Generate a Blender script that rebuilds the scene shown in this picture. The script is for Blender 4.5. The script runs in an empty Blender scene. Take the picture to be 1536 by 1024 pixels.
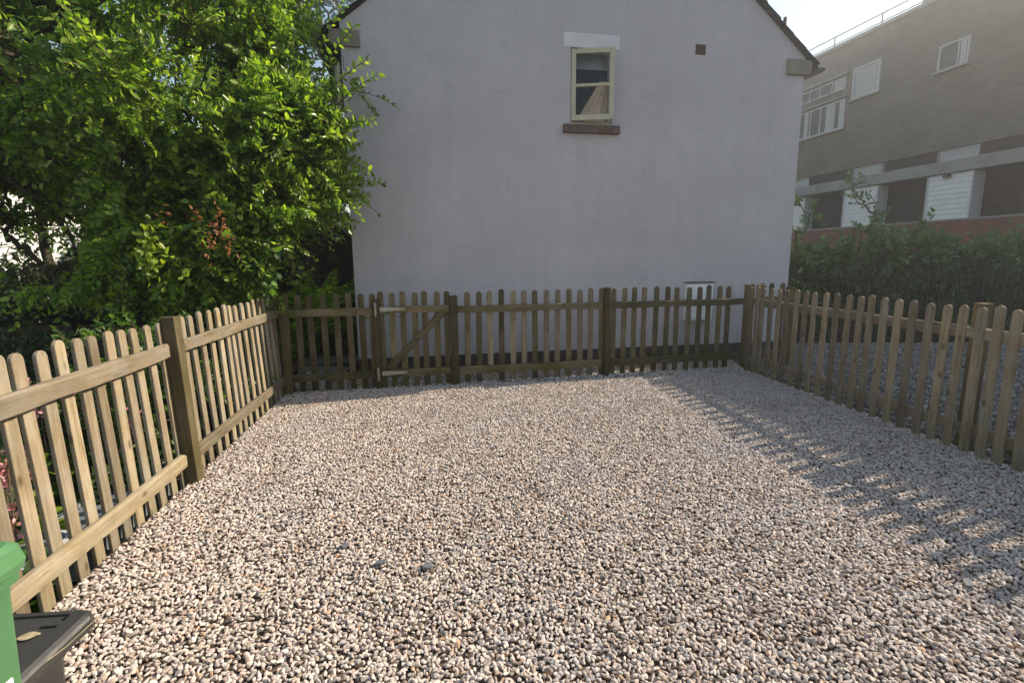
import bpy, bmesh, math, random
import numpy as np
from mathutils import Vector, Matrix, Euler

R = math.radians
random.seed(7)
rng = np.random.default_rng(11)
scene = bpy.context.scene
col = scene.collection
SUN_AZ, SUN_EL = 22.0, 34.5          # azimuth measured from +X towards +Y

# ------------------------------------------------------------------ helpers
def link(o, parent=None):
    col.objects.link(o)
    if parent is not None:
        o.parent = parent
    return o

def tag(o, label=None, cat=None, group=None, kind=None):
    if label: o['label'] = label
    if cat: o['category'] = cat
    if group: o['group'] = group
    if kind: o['kind'] = kind
    return o

def empty(name, loc=(0, 0, 0), rz=0.0, label=None, cat=None, group=None):
    o = bpy.data.objects.new(name, None)
    o.empty_display_size = 0.2
    o.location = loc
    o.rotation_euler = (0, 0, rz)
    link(o)
    return tag(o, label, cat, group)

def mesh_obj(name, verts, faces, mat=None, parent=None, smooth=False, bevel=0.0):
    me = bpy.data.meshes.new(name)
    me.from_pydata([tuple(v) for v in verts], [], [tuple(f) for f in faces])
    if mat: me.materials.append(mat)
    if smooth:
        me.polygons.foreach_set('use_smooth', [True] * len(me.polygons))
    me.update()
    o = bpy.data.objects.new(name, me)
    link(o, parent)
    if bevel:
        b = o.modifiers.new('bevel', 'BEVEL'); b.width = bevel; b.segments = 2; b.limit_method = 'ANGLE'
    return o

class MB:
    """collects shapes of one part"""
    def __init__(s): s.v = []; s.f = []
    def add(s, v, f):
        n = len(s.v); s.v += [tuple(p) for p in v]; s.f += [tuple(i + n for i in q) for q in f]; return s
    def box(s, x0, x1, y0, y1, z0, z1):
        return s.add([(x0,y0,z0),(x1,y0,z0),(x1,y1,z0),(x0,y1,z0),(x0,y0,z1),(x1,y0,z1),(x1,y1,z1),(x0,y1,z1)],
                     [(0,3,2,1),(4,5,6,7),(0,1,5,4),(1,2,6,5),(2,3,7,6),(3,0,4,7)])
    def quad(s, a, b, c, d): return s.add([a,b,c,d],[(0,1,2,3)])
    def prism(s, poly, axis, a, b):
        """poly: 2D outline, extruded along axis from a to b"""
        n = len(poly)
        def P(p, t):
            if axis == 'y': return (p[0], t, p[1])
            if axis == 'x': return (t, p[0], p[1])
            return (p[0], p[1], t)
        v = [P(p, a) for p in poly] + [P(p, b) for p in poly]
        f = [tuple(range(n)), tuple(range(2*n-1, n-1, -1))]
        f += [(i, i+n, (i+1) % n + n, (i+1) % n) for i in range(n)]
        return s.add(v, f)
    def tube(s, pts, radii, sides=6, cap=True):
        pts = [Vector(p) for p in pts]
        if not hasattr(radii, '__len__'): radii = [radii]*len(pts)
        v = []; f = []
        for i, p in enumerate(pts):
            t = (pts[min(i+1, len(pts)-1)] - pts[max(i-1, 0)]).normalized()
            a = Vector((0,0,1)) if abs(t.z) < .9 else Vector((1,0,0))
            u = t.cross(a).normalized(); w = t.cross(u)
            for k in range(sides):
                an = 2*math.pi*k/sides
                v.append(p + (u*math.cos(an) + w*math.sin(an))*radii[i])
        for i in range(len(pts)-1):
            for k in range(sides):
                a = i*sides+k; b = i*sides+(k+1) % sides
                f.append((a, b, b+sides, a+sides))
        if cap:
            f.append(tuple(range(sides-1, -1, -1))); f.append(tuple(range((len(pts)-1)*sides, len(pts)*sides)))
        return s.add(v, f)
    def build(s, name, mat, parent=None, smooth=False, bevel=0.0):
        o = mesh_obj(name, s.v, s.f, mat, parent, smooth, bevel)
        bm = bmesh.new(); bm.from_mesh(o.data); bmesh.ops.recalc_face_normals(bm, faces=bm.faces); bm.to_mesh(o.data); bm.free()
        return o

# ------------------------------------------------------------------ materials
class NT:
    def __init__(s, name):
        s.m = bpy.data.materials.new(name); s.m.use_nodes = True
        s.t = s.m.node_tree; s.n = s.t.nodes; s.l = s.t.links
        s.b = s.n['Principled BSDF']; s.out = s.n['Material Output']
    def new(s, typ, **kw):
        nd = s.n.new(typ)
        for k, v in kw.items():
            if k in nd.inputs: nd.inputs[k].default_value = v
            else: setattr(nd, k, v)
        return nd
    def link(s, a, b): s.l.new(a, b)
    def coords(s, kind='Object', scale=(1,1,1), rnd=0.0):
        tc = s.new('ShaderNodeTexCoord')
        mp = s.new('ShaderNodeMapping'); mp.inputs['Scale'].default_value = scale
        src = tc.outputs[kind]
        if rnd:
            oi = s.new('ShaderNodeObjectInfo')
            ml = s.new('ShaderNodeMath', operation='MULTIPLY'); ml.inputs[1].default_value = rnd
            s.link(oi.outputs['Random'], ml.inputs[0])
            cb = s.new('ShaderNodeCombineXYZ')
            for i in range(3): s.link(ml.outputs[0], cb.inputs[i])
            va = s.new('ShaderNodeVectorMath', operation='ADD')
            s.link(src, va.inputs[0]); s.link(cb.outputs[0], va.inputs[1]); src = va.outputs[0]
        s.link(src, mp.inputs['Vector'])
        return mp.outputs['Vector']
    def noise(s, vec, scale, detail=4, rough=.55):
        nd = s.new('ShaderNodeTexNoise'); nd.inputs['Scale'].default_value = scale
        nd.inputs['Detail'].default_value = detail; nd.inputs['Roughness'].default_value = rough
        if vec is not None: s.link(vec, nd.inputs['Vector'])
        return nd.outputs['Fac']
    def ramp(s, fac, stops, interp='LINEAR'):
        r = s.new('ShaderNodeValToRGB'); r.color_ramp.interpolation = interp
        e = r.color_ramp.elements
        while len(e) < len(stops): e.new(.5)
        for i, (p, c) in enumerate(stops):
            e[i].position = p
            e[i].color = (c, c, c, 1) if not hasattr(c, '__len__') else (c[0], c[1], c[2], 1)
        s.link(fac, r.inputs[0]); return r.outputs[0]
    def mix(s, fac, a, b, mode='MIX'):
        m = s.new('ShaderNodeMix', data_type='RGBA', blend_type=mode)
        for sock, v in ((m.inputs[0], fac), (m.inputs[6], a), (m.inputs[7], b)):
            if hasattr(v, 'is_linked'): s.link(v, sock)
            elif hasattr(v, '__len__'): sock.default_value = (v[0], v[1], v[2], 1)
            else: sock.default_value = v
        return m.outputs[2]
    def math(s, op, a, b=0.0):
        m = s.new('ShaderNodeMath', operation=op)
        for i, v in enumerate((a, b)):
            if hasattr(v, 'is_linked'): s.link(v, m.inputs[i])
            else: m.inputs[i].default_value = v
        return m.outputs[0]
    def bump(s, h, strength=.3, dist=.01):
        b = s.new('ShaderNodeBump'); b.inputs['Strength'].default_value = strength; b.inputs['Distance'].default_value = dist
        s.link(h, b.inputs['Height']); s.link(b.outputs[0], s.b.inputs['Normal'])
    def color(s, c):
        if hasattr(c, 'is_linked'): s.link(c, s.b.inputs['Base Color'])
        else: s.b.inputs['Base Color'].default_value = (c[0], c[1], c[2], 1)
    def set(s, rough=.7, spec=.3, metal=0.0):
        s.b.inputs['Roughness'].default_value = rough; s.b.inputs['Specular IOR Level'].default_value = spec
        s.b.inputs['Metallic'].default_value = metal
        return s.m

def simple(name, c, rough=.6, var=.25, scale=8, spec=.3, metal=0.0, bump=0.0, bscale=60):
    t = NT(name); v = t.coords()
    n = t.noise(v, scale, 6)
    lo = tuple(x*(1-var) for x in c); hi = tuple(min(1, x*(1+var)) for x in c)
    t.color(t.ramp(n, [(.3, lo), (.7, hi)]))
    if bump: t.bump(t.noise(v, bscale, 5), bump, .01)
    return t.set(rough, spec, metal)

def wood(name, axis, dark, light, green=.0, grey=.3):
    t = NT(name)
    sc = [26, 26, 26]; sc['xyz'.index(axis)] = 1.6
    v = t.coords('Object', sc, 37.0); v0 = t.coords('Object', (1,1,1), 37.0)
    g1 = t.noise(v, 1.6, 7, .65)
    c = t.ramp(g1, [(.28, dark), (.52, tuple((a+b)/2 for a, b in zip(dark, light))), (.74, light)])
    # weathered silver patches
    g2 = t.noise(v0, 5.0, 5)
    lum = sum(light)/3
    c = t.mix(t.ramp(g2, [(.42, 0.0), (.68, grey)]), c, (lum*.95, lum*.92, lum*.85))
    ck = t.ramp(t.noise(v, 3.1, 3, .5), [(.27, 1.0), (.33, 0.0)])
    c = t.mix(t.math('MULTIPLY', ck, .7), c, tuple(x*.45 for x in dark))
    st = t.ramp(t.noise(t.coords('Object', (1, 1, 1), 71.0), 2.3, 6, .65), [(.50, 0.0), (.70, .45)])
    c = t.mix(st, c, tuple(x*.85 for x in dark))
    # knots
    vo = t.new('ShaderNodeTexVoronoi'); vo.inputs['Scale'].default_value = 1.0
    ks = [9, 9, 9]; ks['xyz'.index(axis)] = 4.5
    t.link(t.coords('Object', ks, 53.0), vo.inputs['Vector'])
    kn = t.ramp(vo.outputs['Distance'], [(.06, 1.0), (.16, 0.0)])
    c = t.mix(t.math('MULTIPLY', kn, .75), c, tuple(x*.35 for x in dark))
    # algae: strongest near the ground and in patches
    geo = t.new('ShaderNodeNewGeometry'); sp = t.new('ShaderNodeSeparateXYZ'); t.link(geo.outputs['Position'], sp.inputs[0])
    hz = t.new('ShaderNodeMapRange'); hz.inputs[1].default_value = 0; hz.inputs[2].default_value = .45; hz.inputs[3].default_value = .75; hz.inputs[4].default_value = .0
    t.link(sp.outputs['Z'], hz.inputs[0])
    pat = t.ramp(t.noise(t.coords('Object', (1,1,1), 11.0), 3.5, 6), [(.38, 0.0), (.66, green)])
    al = t.math('MINIMUM', t.math('ADD', t.math('MULTIPLY', hz.outputs[0], max(green, .25)), pat), .85)
    c = t.mix(al, c, (.052, .056, .014))
    oi = t.new('ShaderNodeObjectInfo')
    tint = t.ramp(oi.outputs['Random'], [(0, (.60, .58, .56)), (.5, (1, .97, .93)), (1, (1.28, 1.22, 1.10))])
    c = t.mix(1.0, c, tint, 'MULTIPLY')
    t.color(c); t.bump(g1, .6, .008)
    return t.set(.85, .15)

def leaf_mat(name, c0, c1, c2, trans=.35, rough=.42, brown=0.0):
    t = NT(name)
    geo = t.new('ShaderNodeNewGeometry')
    c = t.ramp(geo.outputs['Random Per Island'], [(0, c0), (.55, c1), (.97 - brown, c2), (1.0, (.30, .12, .03) if brown else c2)])
    t.color(c); t.set(rough, .45)
    tr = t.new('ShaderNodeBsdfTranslucent')
    t.link(t.mix(1.0, c, (1.9, 2.0, .8), 'MULTIPLY'), tr.inputs['Color'])
    mx = t.new('ShaderNodeMixShader'); mx.inputs[0].default_value = trans
    t.link(t.b.outputs[0], mx.inputs[1]); t.link(tr.outputs[0], mx.inputs[2]); t.link(mx.outputs[0], t.out.inputs['Surface'])
    return t.m

def glass(name, clear=.86, ior=1.45):
    t = NT(name)
    tr = t.new('ShaderNodeBsdfTransparent'); tr.inputs[0].default_value = (clear, clear, clear, 1)
    gl = t.new('ShaderNodeBsdfGlossy'); gl.inputs['Roughness'].default_value = .03
    fr = t.new('ShaderNodeFresnel'); fr.inputs[0].default_value = ior
    m2 = t.new('ShaderNodeMixShader')
    t.link(fr.outputs[0], m2.inputs[0]); t.link(tr.outputs[0], m2.inputs[1]); t.link(gl.outputs[0], m2.inputs[2])
    t.link(m2.outputs[0], t.out.inputs['Surface'])
    return t.m

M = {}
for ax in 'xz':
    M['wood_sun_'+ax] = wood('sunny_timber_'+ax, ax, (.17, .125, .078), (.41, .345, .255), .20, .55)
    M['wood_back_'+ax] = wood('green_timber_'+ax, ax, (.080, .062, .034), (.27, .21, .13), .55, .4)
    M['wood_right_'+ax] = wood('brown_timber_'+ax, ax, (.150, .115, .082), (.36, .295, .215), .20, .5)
M['post_dark'] = wood('post_timber', 'z', (.075, .056, .032), (.19, .145, .085), .5, .25)
M['galv'] = simple('galvanised_steel', (.34, .33, .29), .45, .25, 20, .5, .6)
M['rust'] = simple('rusty_rod', (.13, .05, .03), .7, .4, 30)
M['sky_dark'] = simple('dark_void', (.012, .012, .013), .9, .2)

# wall render
t = NT('lavender_render'); v = t.coords('Object')
n1 = t.noise(v, .9, 6, .6); n2 = t.noise(v, 4.5, 6, .6); n3 = t.noise(v, 90, 3)
c = t.ramp(n1, [(.3, (.51, .468, .495)), (.7, (.62, .575, .595))])
c = t.mix(t.ramp(n2, [(.4, 0.0), (.72, .55)]), c, (.495, .47, .49))
vs = t.coords('Object', (7, 7, .45))
c = t.mix(t.ramp(t.noise(vs, 1.0, 5), [(.5, 0.0), (.8, .22)]), c, (.375, .36, .38))
c = t.mix(t.ramp(t.noise(t.coords('Object', (1.4, 1, 2.2)), 2.6, 7, .7), [(.54, 0.0), (.72, .42)]), c, (.62, .59, .605))
n4 = t.noise(t.coords('Object', (1, 1, 1.3)), 14, 6, .7)
c = t.mix(t.ramp(n4, [(.52, 0.0), (.70, .28)]), c, (.42, .40, .41))
vo = t.new('ShaderNodeTexVoronoi', feature='DISTANCE_TO_EDGE'); vo.inputs['Scale'].default_value = .8; t.link(t.coords('Object', (1, 1, 1.2)), vo.inputs['Vector'])
ck = t.math('MULTIPLY', t.ramp(vo.outputs['Distance'], [(.0, 1.0), (.006, 0.0)]), t.ramp(n2, [(.52, 0.0), (.66, .5)]))
c = t.mix(ck, c, (.30, .285, .29))
t.color(c); t.bump(t.mix(.5, n3, n4), .55, .008); M['render'] = t.set(.92, .12)
M['lintel'] = simple('pale_paint', (.74, .71, .72), .85, .08, 6, .15, 0, .3, 80)
M['sill'] = simple('red_sandstone', (.16, .112, .092), .85, .3, 14, .15, 0, .4)
M['kneeler'] = simple('buff_stone', (.27, .235, .20), .9, .2, 8, .1, 0, .4)
M['plinth'] = simple('dark_plinth', (.085, .075, .062), .9, .35, 7, .1, 0, .4)
M['cream'] = simple('cream_paint', (.55, .50, .37), .45, .1, 9)
M['roof'] = simple('dark_slate', (.048, .042, .043), .8, .35, 10, .2, 0, .4)
M['verge'] = simple('verge_mortar', (.05, .042, .038), .9, .3, 12, .1, 0, .4)
M['vent'] = simple('brown_airbrick', (.12, .065, .048), .85, .25, 20)
M['white_plastic'] = simple('white_plastic', (.88, .88, .88), .4, .05, 5)
M['meter_dark'] = simple('meter_hood', (.09, .085, .07), .6, .2, 9)
M['beige_pipe'] = simple('beige_pipe', (.40, .35, .25), .6, .15, 6)
M['black_pipe'] = simple('grey_pipe', (.10, .10, .11), .6, .2, 6)
M['inside'] = simple('room_wall', (.10, .10, .105), .9, .15, 4)
M['ceiling_pink'] = simple('room_ceiling', (.78, .58, .44), .8, .1, 3)
M['glass'] = glass('window_glass')
M['flat_glass'] = simple('dull_glass', (.06, .065, .07), .3, .25, 2, .25)
M['pale_pane'] = simple('pale_pane_fill', (.34, .36, .37), .8, .08, 6)
M['pane_reflection'] = simple('peach_reflection', (.86, .64, .49), .85, .12, 10)

# block of flats
def brick(name, c1, c2, mortar, sx=1.0):
    t = NT(name); tc = t.new('ShaderNodeTexCoord'); sp = t.new('ShaderNodeSeparateXYZ'); cb = t.new('ShaderNodeCombineXYZ')
    t.link(tc.outputs['Object'], sp.inputs[0]); t.link(sp.outputs['X'], cb.inputs[0]); t.link(sp.outputs['Z'], cb.inputs[1])
    br = t.new('ShaderNodeTexBrick'); t.link(cb.outputs[0], br.inputs['Vector'])
    br.inputs['Scale'].default_value = 1.0; br.inputs['Brick Width'].default_value = .225*sx; br.inputs['Row Height'].default_value = .075*sx
    br.inputs['Mortar Size'].default_value = .010*sx; br.inputs['Bias'].default_value = -.1
    for k, cc in (('Color1', c1), ('Color2', c2), ('Mortar', mortar)): br.inputs[k].default_value = (*cc, 1)
    c = br.outputs['Color']
    n = t.noise(cb.outputs[0], 1.1, 6); 
    c = t.mix(t.ramp(n, [(.35, 0.0), (.75, .55)]), c, tuple(x*.55 for x in c1))
    n2 = t.noise(cb.outputs[0], 9, 4)
    c = t.mix(t.ramp(n2, [(.45, 0.0), (.8, .4)]), c, tuple(min(1, x*1.45) for x in c2))
    t.color(c); t.bump(br.outputs['Fac'], -.35, .006)
    return t.set(.9, .1)
M['brick'] = brick('grey_brown_brick', (.195, .158, .128), (.125, .102, .083), (.235, .21, .18), 1.3)
M['red_brick'] = brick('red_brick', (.26, .085, .055), (.19, .07, .05), (.28, .20, .16))
M['concrete'] = simple('grey_concrete', (.31, .30, .28), .9, .2, 3, .1, 0, .3, 20)
M['wframe'] = simple('white_window_frame', (.52, .52, .51), .5, .06, 5)
M['board_white'] = simple('white_boards', (.76, .75, .73), .6, .08, 4)
M['board_brown'] = simple('brown_boards', (.055, .038, .032), .8, .3, 5)
M['panel_grey'] = simple('grey_panel', (.42, .41, .40), .7, .1, 4)
M['window_sheet'] = simple('pale_curtain', (.45, .44, .42), .9, .1, 12)
M['rail_steel'] = simple('rail_steel', (.30, .30, .31), .5, .15, 6, .4, .4)
M['black_metal'] = simple('black_metal', (.022, .023, .025), .5, .3, 8)
M['white_render'] = simple('white_render', (.84, .83, .81), .9, .06, 3)
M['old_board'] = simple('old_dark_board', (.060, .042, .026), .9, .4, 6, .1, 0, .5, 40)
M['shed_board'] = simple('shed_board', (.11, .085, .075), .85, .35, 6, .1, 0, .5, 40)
M['shed_edge'] = simple('shed_edge', (.42, .39, .37), .7, .15, 6)
M['paving'] = simple('grey_paving', (.30, .285, .26), .9, .2, 7, .1, 0, .4)
M['soil'] = simple('soil', (.055, .040, .026), .95, .45, 5, .05, 0, .8, 30)
M['subbase'] = simple('dark_subbase', (.12, .09, .07), .95, .4, 60, .05, 0, .8, 90)
M['kerb_timber'] = simple('edging_board', (.14, .105, .06), .9, .3, 12, .1, 0, .4)
M['bark'] = simple('bark', (.075, .055, .040), .9, .45, 14, .1, 0, .8, 30)
M['twig'] = simple('twig', (.12, .085, .05), .8, .3, 14)
M['green_plastic'] = simple('green_plastic', (.080, .205, .090), .42, .1, 5, .4, 0, .08, 160)
M['green_dark'] = simple('green_plastic_side', (.065, .17, .075), .45, .1, 5, .4, 0, .08, 160)
M['black_plastic'] = simple('black_plastic', (.034, .033, .032), .42, .3, 6, .5, 0, .12, 140)
M['groove'] = simple('groove', (.004, .004, .004), .6, .1)
M['edge_wear'] = simple('worn_edge', (.16, .155, .15), .4, .25, 25, .5)
M['rubber'] = simple('rubber', (.015, .015, .015), .8, .2)
M['sticker'] = simple('white_sticker', (.78, .80, .80), .5, .04)
M['sticker_blue'] = simple('blue_print', (.05, .30, .36), .5, .1)
M['planter'] = simple('slate_grey_planter', (.16, .175, .20), .5, .15, 6, .4)
M['planter_rim'] = simple('planter_rim', (.46, .47, .49), .4, .1, 6, .5)
M['slate_chip'] = simple('slate_chip', (.13, .14, .155), .6, .2, 30, .4, 0, .4, 80)
M['petal'] = leaf_mat('pink_petals', (.55, .18, .26), (.72, .30, .38), (.80, .46, .50), .3, .6)
M['dry'] = simple('dry_leaf', (.36, .30, .19), .7, .3, 30)

M['leaf_tree'] = leaf_mat('tree_leaves', (.078, .152, .022), (.160, .265, .038), (.29, .38, .065), .5, .32)
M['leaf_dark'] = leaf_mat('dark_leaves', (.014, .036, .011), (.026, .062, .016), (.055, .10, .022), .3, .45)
M['leaf_conifer'] = leaf_mat('conifer_needles', (.014, .036, .026), (.028, .060, .036), (.045, .085, .045), .15, .5)
M['leaf_bush'] = leaf_mat('bush_leaves', (.030, .075, .020), (.060, .13, .030), (.13, .22, .045), .38, .42)
M['leaf_hedge'] = leaf_mat('hedge_leaves', (.040, .105, .045), (.075, .165, .070), (.14, .23, .10), .35, .45)
M['leaf_fern'] = leaf_mat('fern_fronds', (.15, .29, .025), (.24, .40, .035), (.36, .50, .05), .5, .45)
M['leaf_lime'] = leaf_mat('lime_leaves', (.13, .20, .025), (.20, .27, .035), (.30, .34, .05), .4, .4)
M['leaf_rust'] = leaf_mat('rust_leaves', (.16, .055, .03), (.24, .09, .05), (.30, .13, .07), .3, .6)

# ------------------------------------------------------------------ foliage builders
def leaves_mesh(name, pos, dirs, size, mat, parent, width=.28, up_bias=.8, droop=.12, out=None):
    """every leaf: two quads folded along the midrib"""
    N = len(pos)
    d = dirs/np.maximum(np.linalg.norm(dirs, axis=1, keepdims=True), 1e-6)
    n = rng.normal(size=(N, 3)); n[:, 2] += up_bias*1.6
    if out is not None: n += out*.9
    s = np.cross(d, n); s /= np.maximum(np.linalg.norm(s, axis=1, keepdims=True), 1e-6)
    u = np.cross(s, d)
    S = size[:, None]; w = width*S
    V = np.empty((N, 6, 3))
    V[:, 0] = pos
    V[:, 1] = pos + d*S*.32 + s*w + u*w*.35
    V[:, 2] = pos + d*S*.70 + s*w*.75 + u*w*.20 - u*S*droop*.4
    V[:, 3] = pos + d*S - u*S*droop
    V[:, 4] = pos + d*S*.70 - s*w*.75 + u*w*.20 - u*S*droop*.4
    V[:, 5] = pos + d*S*.32 - s*w + u*w*.35
    base = (np.arange(N)*6)[:, None]
    F = np.concatenate([base + np.array([0, 1, 2, 3]), base + np.array([0, 3, 4, 5])], axis=1).reshape(-1, 4)
    me = bpy.data.meshes.new(name)
    me.vertices.add(N*6); me.vertices.foreach_set('co', V.reshape(-1).astype(np.float32))
    me.loops.add(F.size); me.loops.foreach_set('vertex_index', F.reshape(-1).astype(np.int32))
    me.polygons.add(len(F)); me.polygons.foreach_set('loop_start', np.arange(0, F.size, 4, dtype=np.int32))
    me.polygons.foreach_set('loop_total', np.full(len(F), 4, dtype=np.int32))
    me.materials.append(mat); me.update(calc_edges=True); me.validate()
    o = bpy.data.objects.new(name, me); link(o, parent)
    return o

def unit(n):
    v = rng.normal(size=(n, 3)); return v/np.linalg.norm(v, axis=1, keepdims=True)

def sprays(ends, center, n_tw, tw_len, n_lf, lf_size, up=.25, spread=.8):
    """twigs radiating from branch ends, leaves alternate along each; returns twig polylines and leaf arrays"""
    P = []; D = []; S = []; O = []; lines = []
    for e in ends:
        out = e - center; out = out/max(np.linalg.norm(out), 1e-6)
        for _ in range(n_tw):
            d = out*.7 + unit(1)[0]*spread + np.array([0, 0, up]); d /= np.linalg.norm(d)
            L = tw_len*rng.uniform(.55, 1.35)
            p0 = np.array(e) + unit(1)[0]*.05
            sag = np.array([0, 0, -1])*L*rng.uniform(-.05, .35)
            t = np.linspace(0, 1, 4)[:, None]
            pl = p0 + d*L*t + sag*t**2
            lines.append(pl)
            k = max(3, int(n_lf*rng.uniform(.7, 1.3)))
            tt = np.linspace(.12, 1, k)[:, None]
            pp = p0 + d*L*tt + sag*tt**2
            side = np.cross(d, unit(1)[0]); side /= np.linalg.norm(side)
            sg = np.where(np.arange(k) % 2 == 0, 1, -1)[:, None]
            dd = d*.65 + side*sg*.8 + rng.normal(size=(k, 3))*.22
            P.append(pp); D.append(dd); S.append(lf_size*rng.uniform(.65, 1.2, k)); O.append(np.repeat(out[None], k, 0))
    return lines, np.concatenate(P), np.concatenate(D), np.concatenate(S), np.concatenate(O)

def skeleton(root, top, ends, r0):
    """trunk from root to top, then branch ends attached one by one to the nearest node"""
    root = np.array(root, float); top = np.array(top, float)
    nodes = [root + (top-root)*k/5 + (rng.normal(size=3)*.04 if 0 < k < 5 else 0) for k in range(6)]
    par = [-1, 0, 1, 2, 3, 4]
    order = np.argsort(np.linalg.norm(ends - nodes[3], axis=1))
    for i in order:
        e = ends[i]; A = np.array(nodes)
        dd = np.linalg.norm(A - e, axis=1) + .9*np.maximum(0, A[:, 2] - e[2]); dd[:2] += 5
        j = int(np.argmin(dd))
        mid = (A[j] + e)/2 + rng.normal(size=3)*.10*np.linalg.norm(A[j]-e) - np.array([0, 0, .06])
        nodes.append(mid); par.append(j); nodes.append(np.array(e)); par.append(len(nodes)-2)
    w = np.zeros(len(nodes))
    for i in range(len(nodes)-1, 0, -1):
        w[i] += 1; w[par[i]] += w[i]
    r = r0*np.sqrt(np.maximum(w, 1)/w[0])
    return nodes, par, r

def woody(name, label, cat, root, top, ends, center, r0, leaf, n_tw, tw_len, n_lf, lf_size, bark='bark', group=None,
          width=.28, up_bias=.8, spread=.8, up=.25, cull=None, loc=None, crown='crown', trunk='trunk'):
    loc = Vector(root) if loc is None else Vector(loc)
    E0 = empty(name, loc, 0, label, cat, group)
    nodes, par, r = skeleton(root, top, ends, r0)
    mb = MB(); L = np.array(loc)
    for i in range(1, len(nodes)):
        a = nodes[par[i]] - L; b = nodes[i] - L
        ra = min(r[par[i]], r[i]*1.25) if par[i] > 5 else r[par[i]] if i <= 5 else min(r[par[i]], r[i]*1.3)
        if i == 1: ra *= 1.35
        mb.tube([a, b], [ra, r[i]], 7 if r[i] > .02 else 4, cap=False)
    tk = mb.build(trunk, M[bark], E0, True)
    lines, P, D, S, O = sprays(ends, np.array(center), n_tw, tw_len, n_lf, lf_size, up, spread)
    if cull is not None:
        k = cull(P); P, D, S, O = P[k], D[k], S[k], O[k]
        lines = [l for l in lines if cull(l[2:3])[0]]
    tb = MB()
    for l in lines: tb.tube(list(l - L), [.005, .0042, .0034, .002], 3, cap=False)
    lv = leaves_mesh(crown, P - L, D, S, M[leaf], E0, width, up_bias, .12, O)
    tb.build('twigs', M['twig'], lv)
    return E0, lv

def blob_points(n, c, rad, lobes=5, shell=.45, rlow=None, seed=0, amp=.18):
    """points in a lumpy ellipsoid, denser towards its surface"""
    rg = np.random.default_rng(seed)
    dirs = rg.normal(size=(n, 3)); dirs /= np.linalg.norm(dirs, axis=1, keepdims=True)
    lob = rg.normal(size=(lobes*3, 3)); lob /= np.linalg.norm(lob, axis=1, keepdims=True)
    bump = np.max(np.clip(dirs @ lob.T, 0, 1)**6, axis=1)
    rr = (1 - amp + amp*1.4*bump)*(shell + (1-shell)*rg.uniform(size=n)**.6)
    R3 = np.repeat(np.array(rad, float)[None], n, 0)
    if rlow is not None: R3[dirs[:, 2] < 0, 2] = rlow
    return np.array(c) + dirs*rr[:, None]*R3

# ------------------------------------------------------------------ world, sun, camera
w = bpy.data.worlds.new('World'); scene.world = w; w.use_nodes = True
wn = w.node_tree.nodes; bg = wn['Background']
sky = wn.new('ShaderNodeTexSky'); sky.sky_type = 'NISHITA'; sky.sun_disc = False
sky.sun_elevation = R(SUN_EL); sky.sun_rotation = R(90 - SUN_AZ); sky.air_density = 1.15; sky.dust_density = .6; sky.ozone_density = 1.0
w.node_tree.links.new(sky.outputs[0], bg.inputs[0]); bg.inputs[1].default_value = .108
sl = bpy.data.lights.new('sun', 'SUN'); sl.energy = 4.4; sl.angle = R(.5); sl.color = (1.0, .93, .83)
so = bpy.data.objects.new('sun', sl); link(so)
sd = Vector((math.cos(R(SUN_EL))*math.cos(R(SUN_AZ)), math.cos(R(SUN_EL))*math.sin(R(SUN_AZ)), math.sin(R(SUN_EL))))
so.location = sd*40; so.rotation_euler = (-sd).to_track_quat('-Z', 'Y').to_euler()

cam = bpy.data.cameras.new('camera'); cam.sensor_width = 36; cam.lens = 760/1536*36; cam.clip_start = .05; cam.clip_end = 2000
co = bpy.data.objects.new('camera', cam); link(co)
pitch, roll = R(9.27), R(-.5)
fw = Vector((0, math.cos(pitch), -math.sin(pitch))); rt = Vector((1, 0, 0)); up = rt.cross(fw)
rt2 = rt*math.cos(roll) + up*math.sin(roll); up2 = up*math.cos(roll) - rt*math.sin(roll)
co.matrix_world = Matrix(((rt2.x, up2.x, -fw.x, 0), (rt2.y, up2.y, -fw.y, 0), (rt2.z, up2.z, -fw.z, 1.45), (0, 0, 0, 1)))
scene.camera = co
vs_ = scene.view_settings; vs_.view_transform = 'Standard'; vs_.look = 'None'; vs_.gamma = 1; vs_.use_curve_mapping = False; vs_.exposure = 0.98
vs_.use_white_balance = True; vs_.white_balance_temperature = 7400; vs_.white_balance_tint = 8
scene.cycles.use_denoising = True

# ------------------------------------------------------------------ ground
g = mesh_obj('ground', [(-400, -400, -.3), (400, -400, -.3), (400, 400, -.3), (-400, 400, -.3)], [(0, 1, 2, 3)], M['soil'])
tag(g, kind='structure')
yard = [(-1.10, -4), (13.5, -4), (13.5, 8.3), (7.2, 8.45), (4.0, 8.6), (4.0, 16), (-3.2, 16), (-2.95, 7.2), (-2.52, 5.50)]
gp = MB().prism(yard, 'z', -.32, -.012).build('gravel_base', M['subbase']); tag(gp, kind='structure')
pth = MB()
pth.prism([(-3.4, 6.95), (-2.02, 7.2), (-2.02, 7.9), (-3.5, 7.65)], 'z', -.1, .10)
tag(pth.build('path', M['paving'], None, False, .01), kind='structure')

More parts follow.
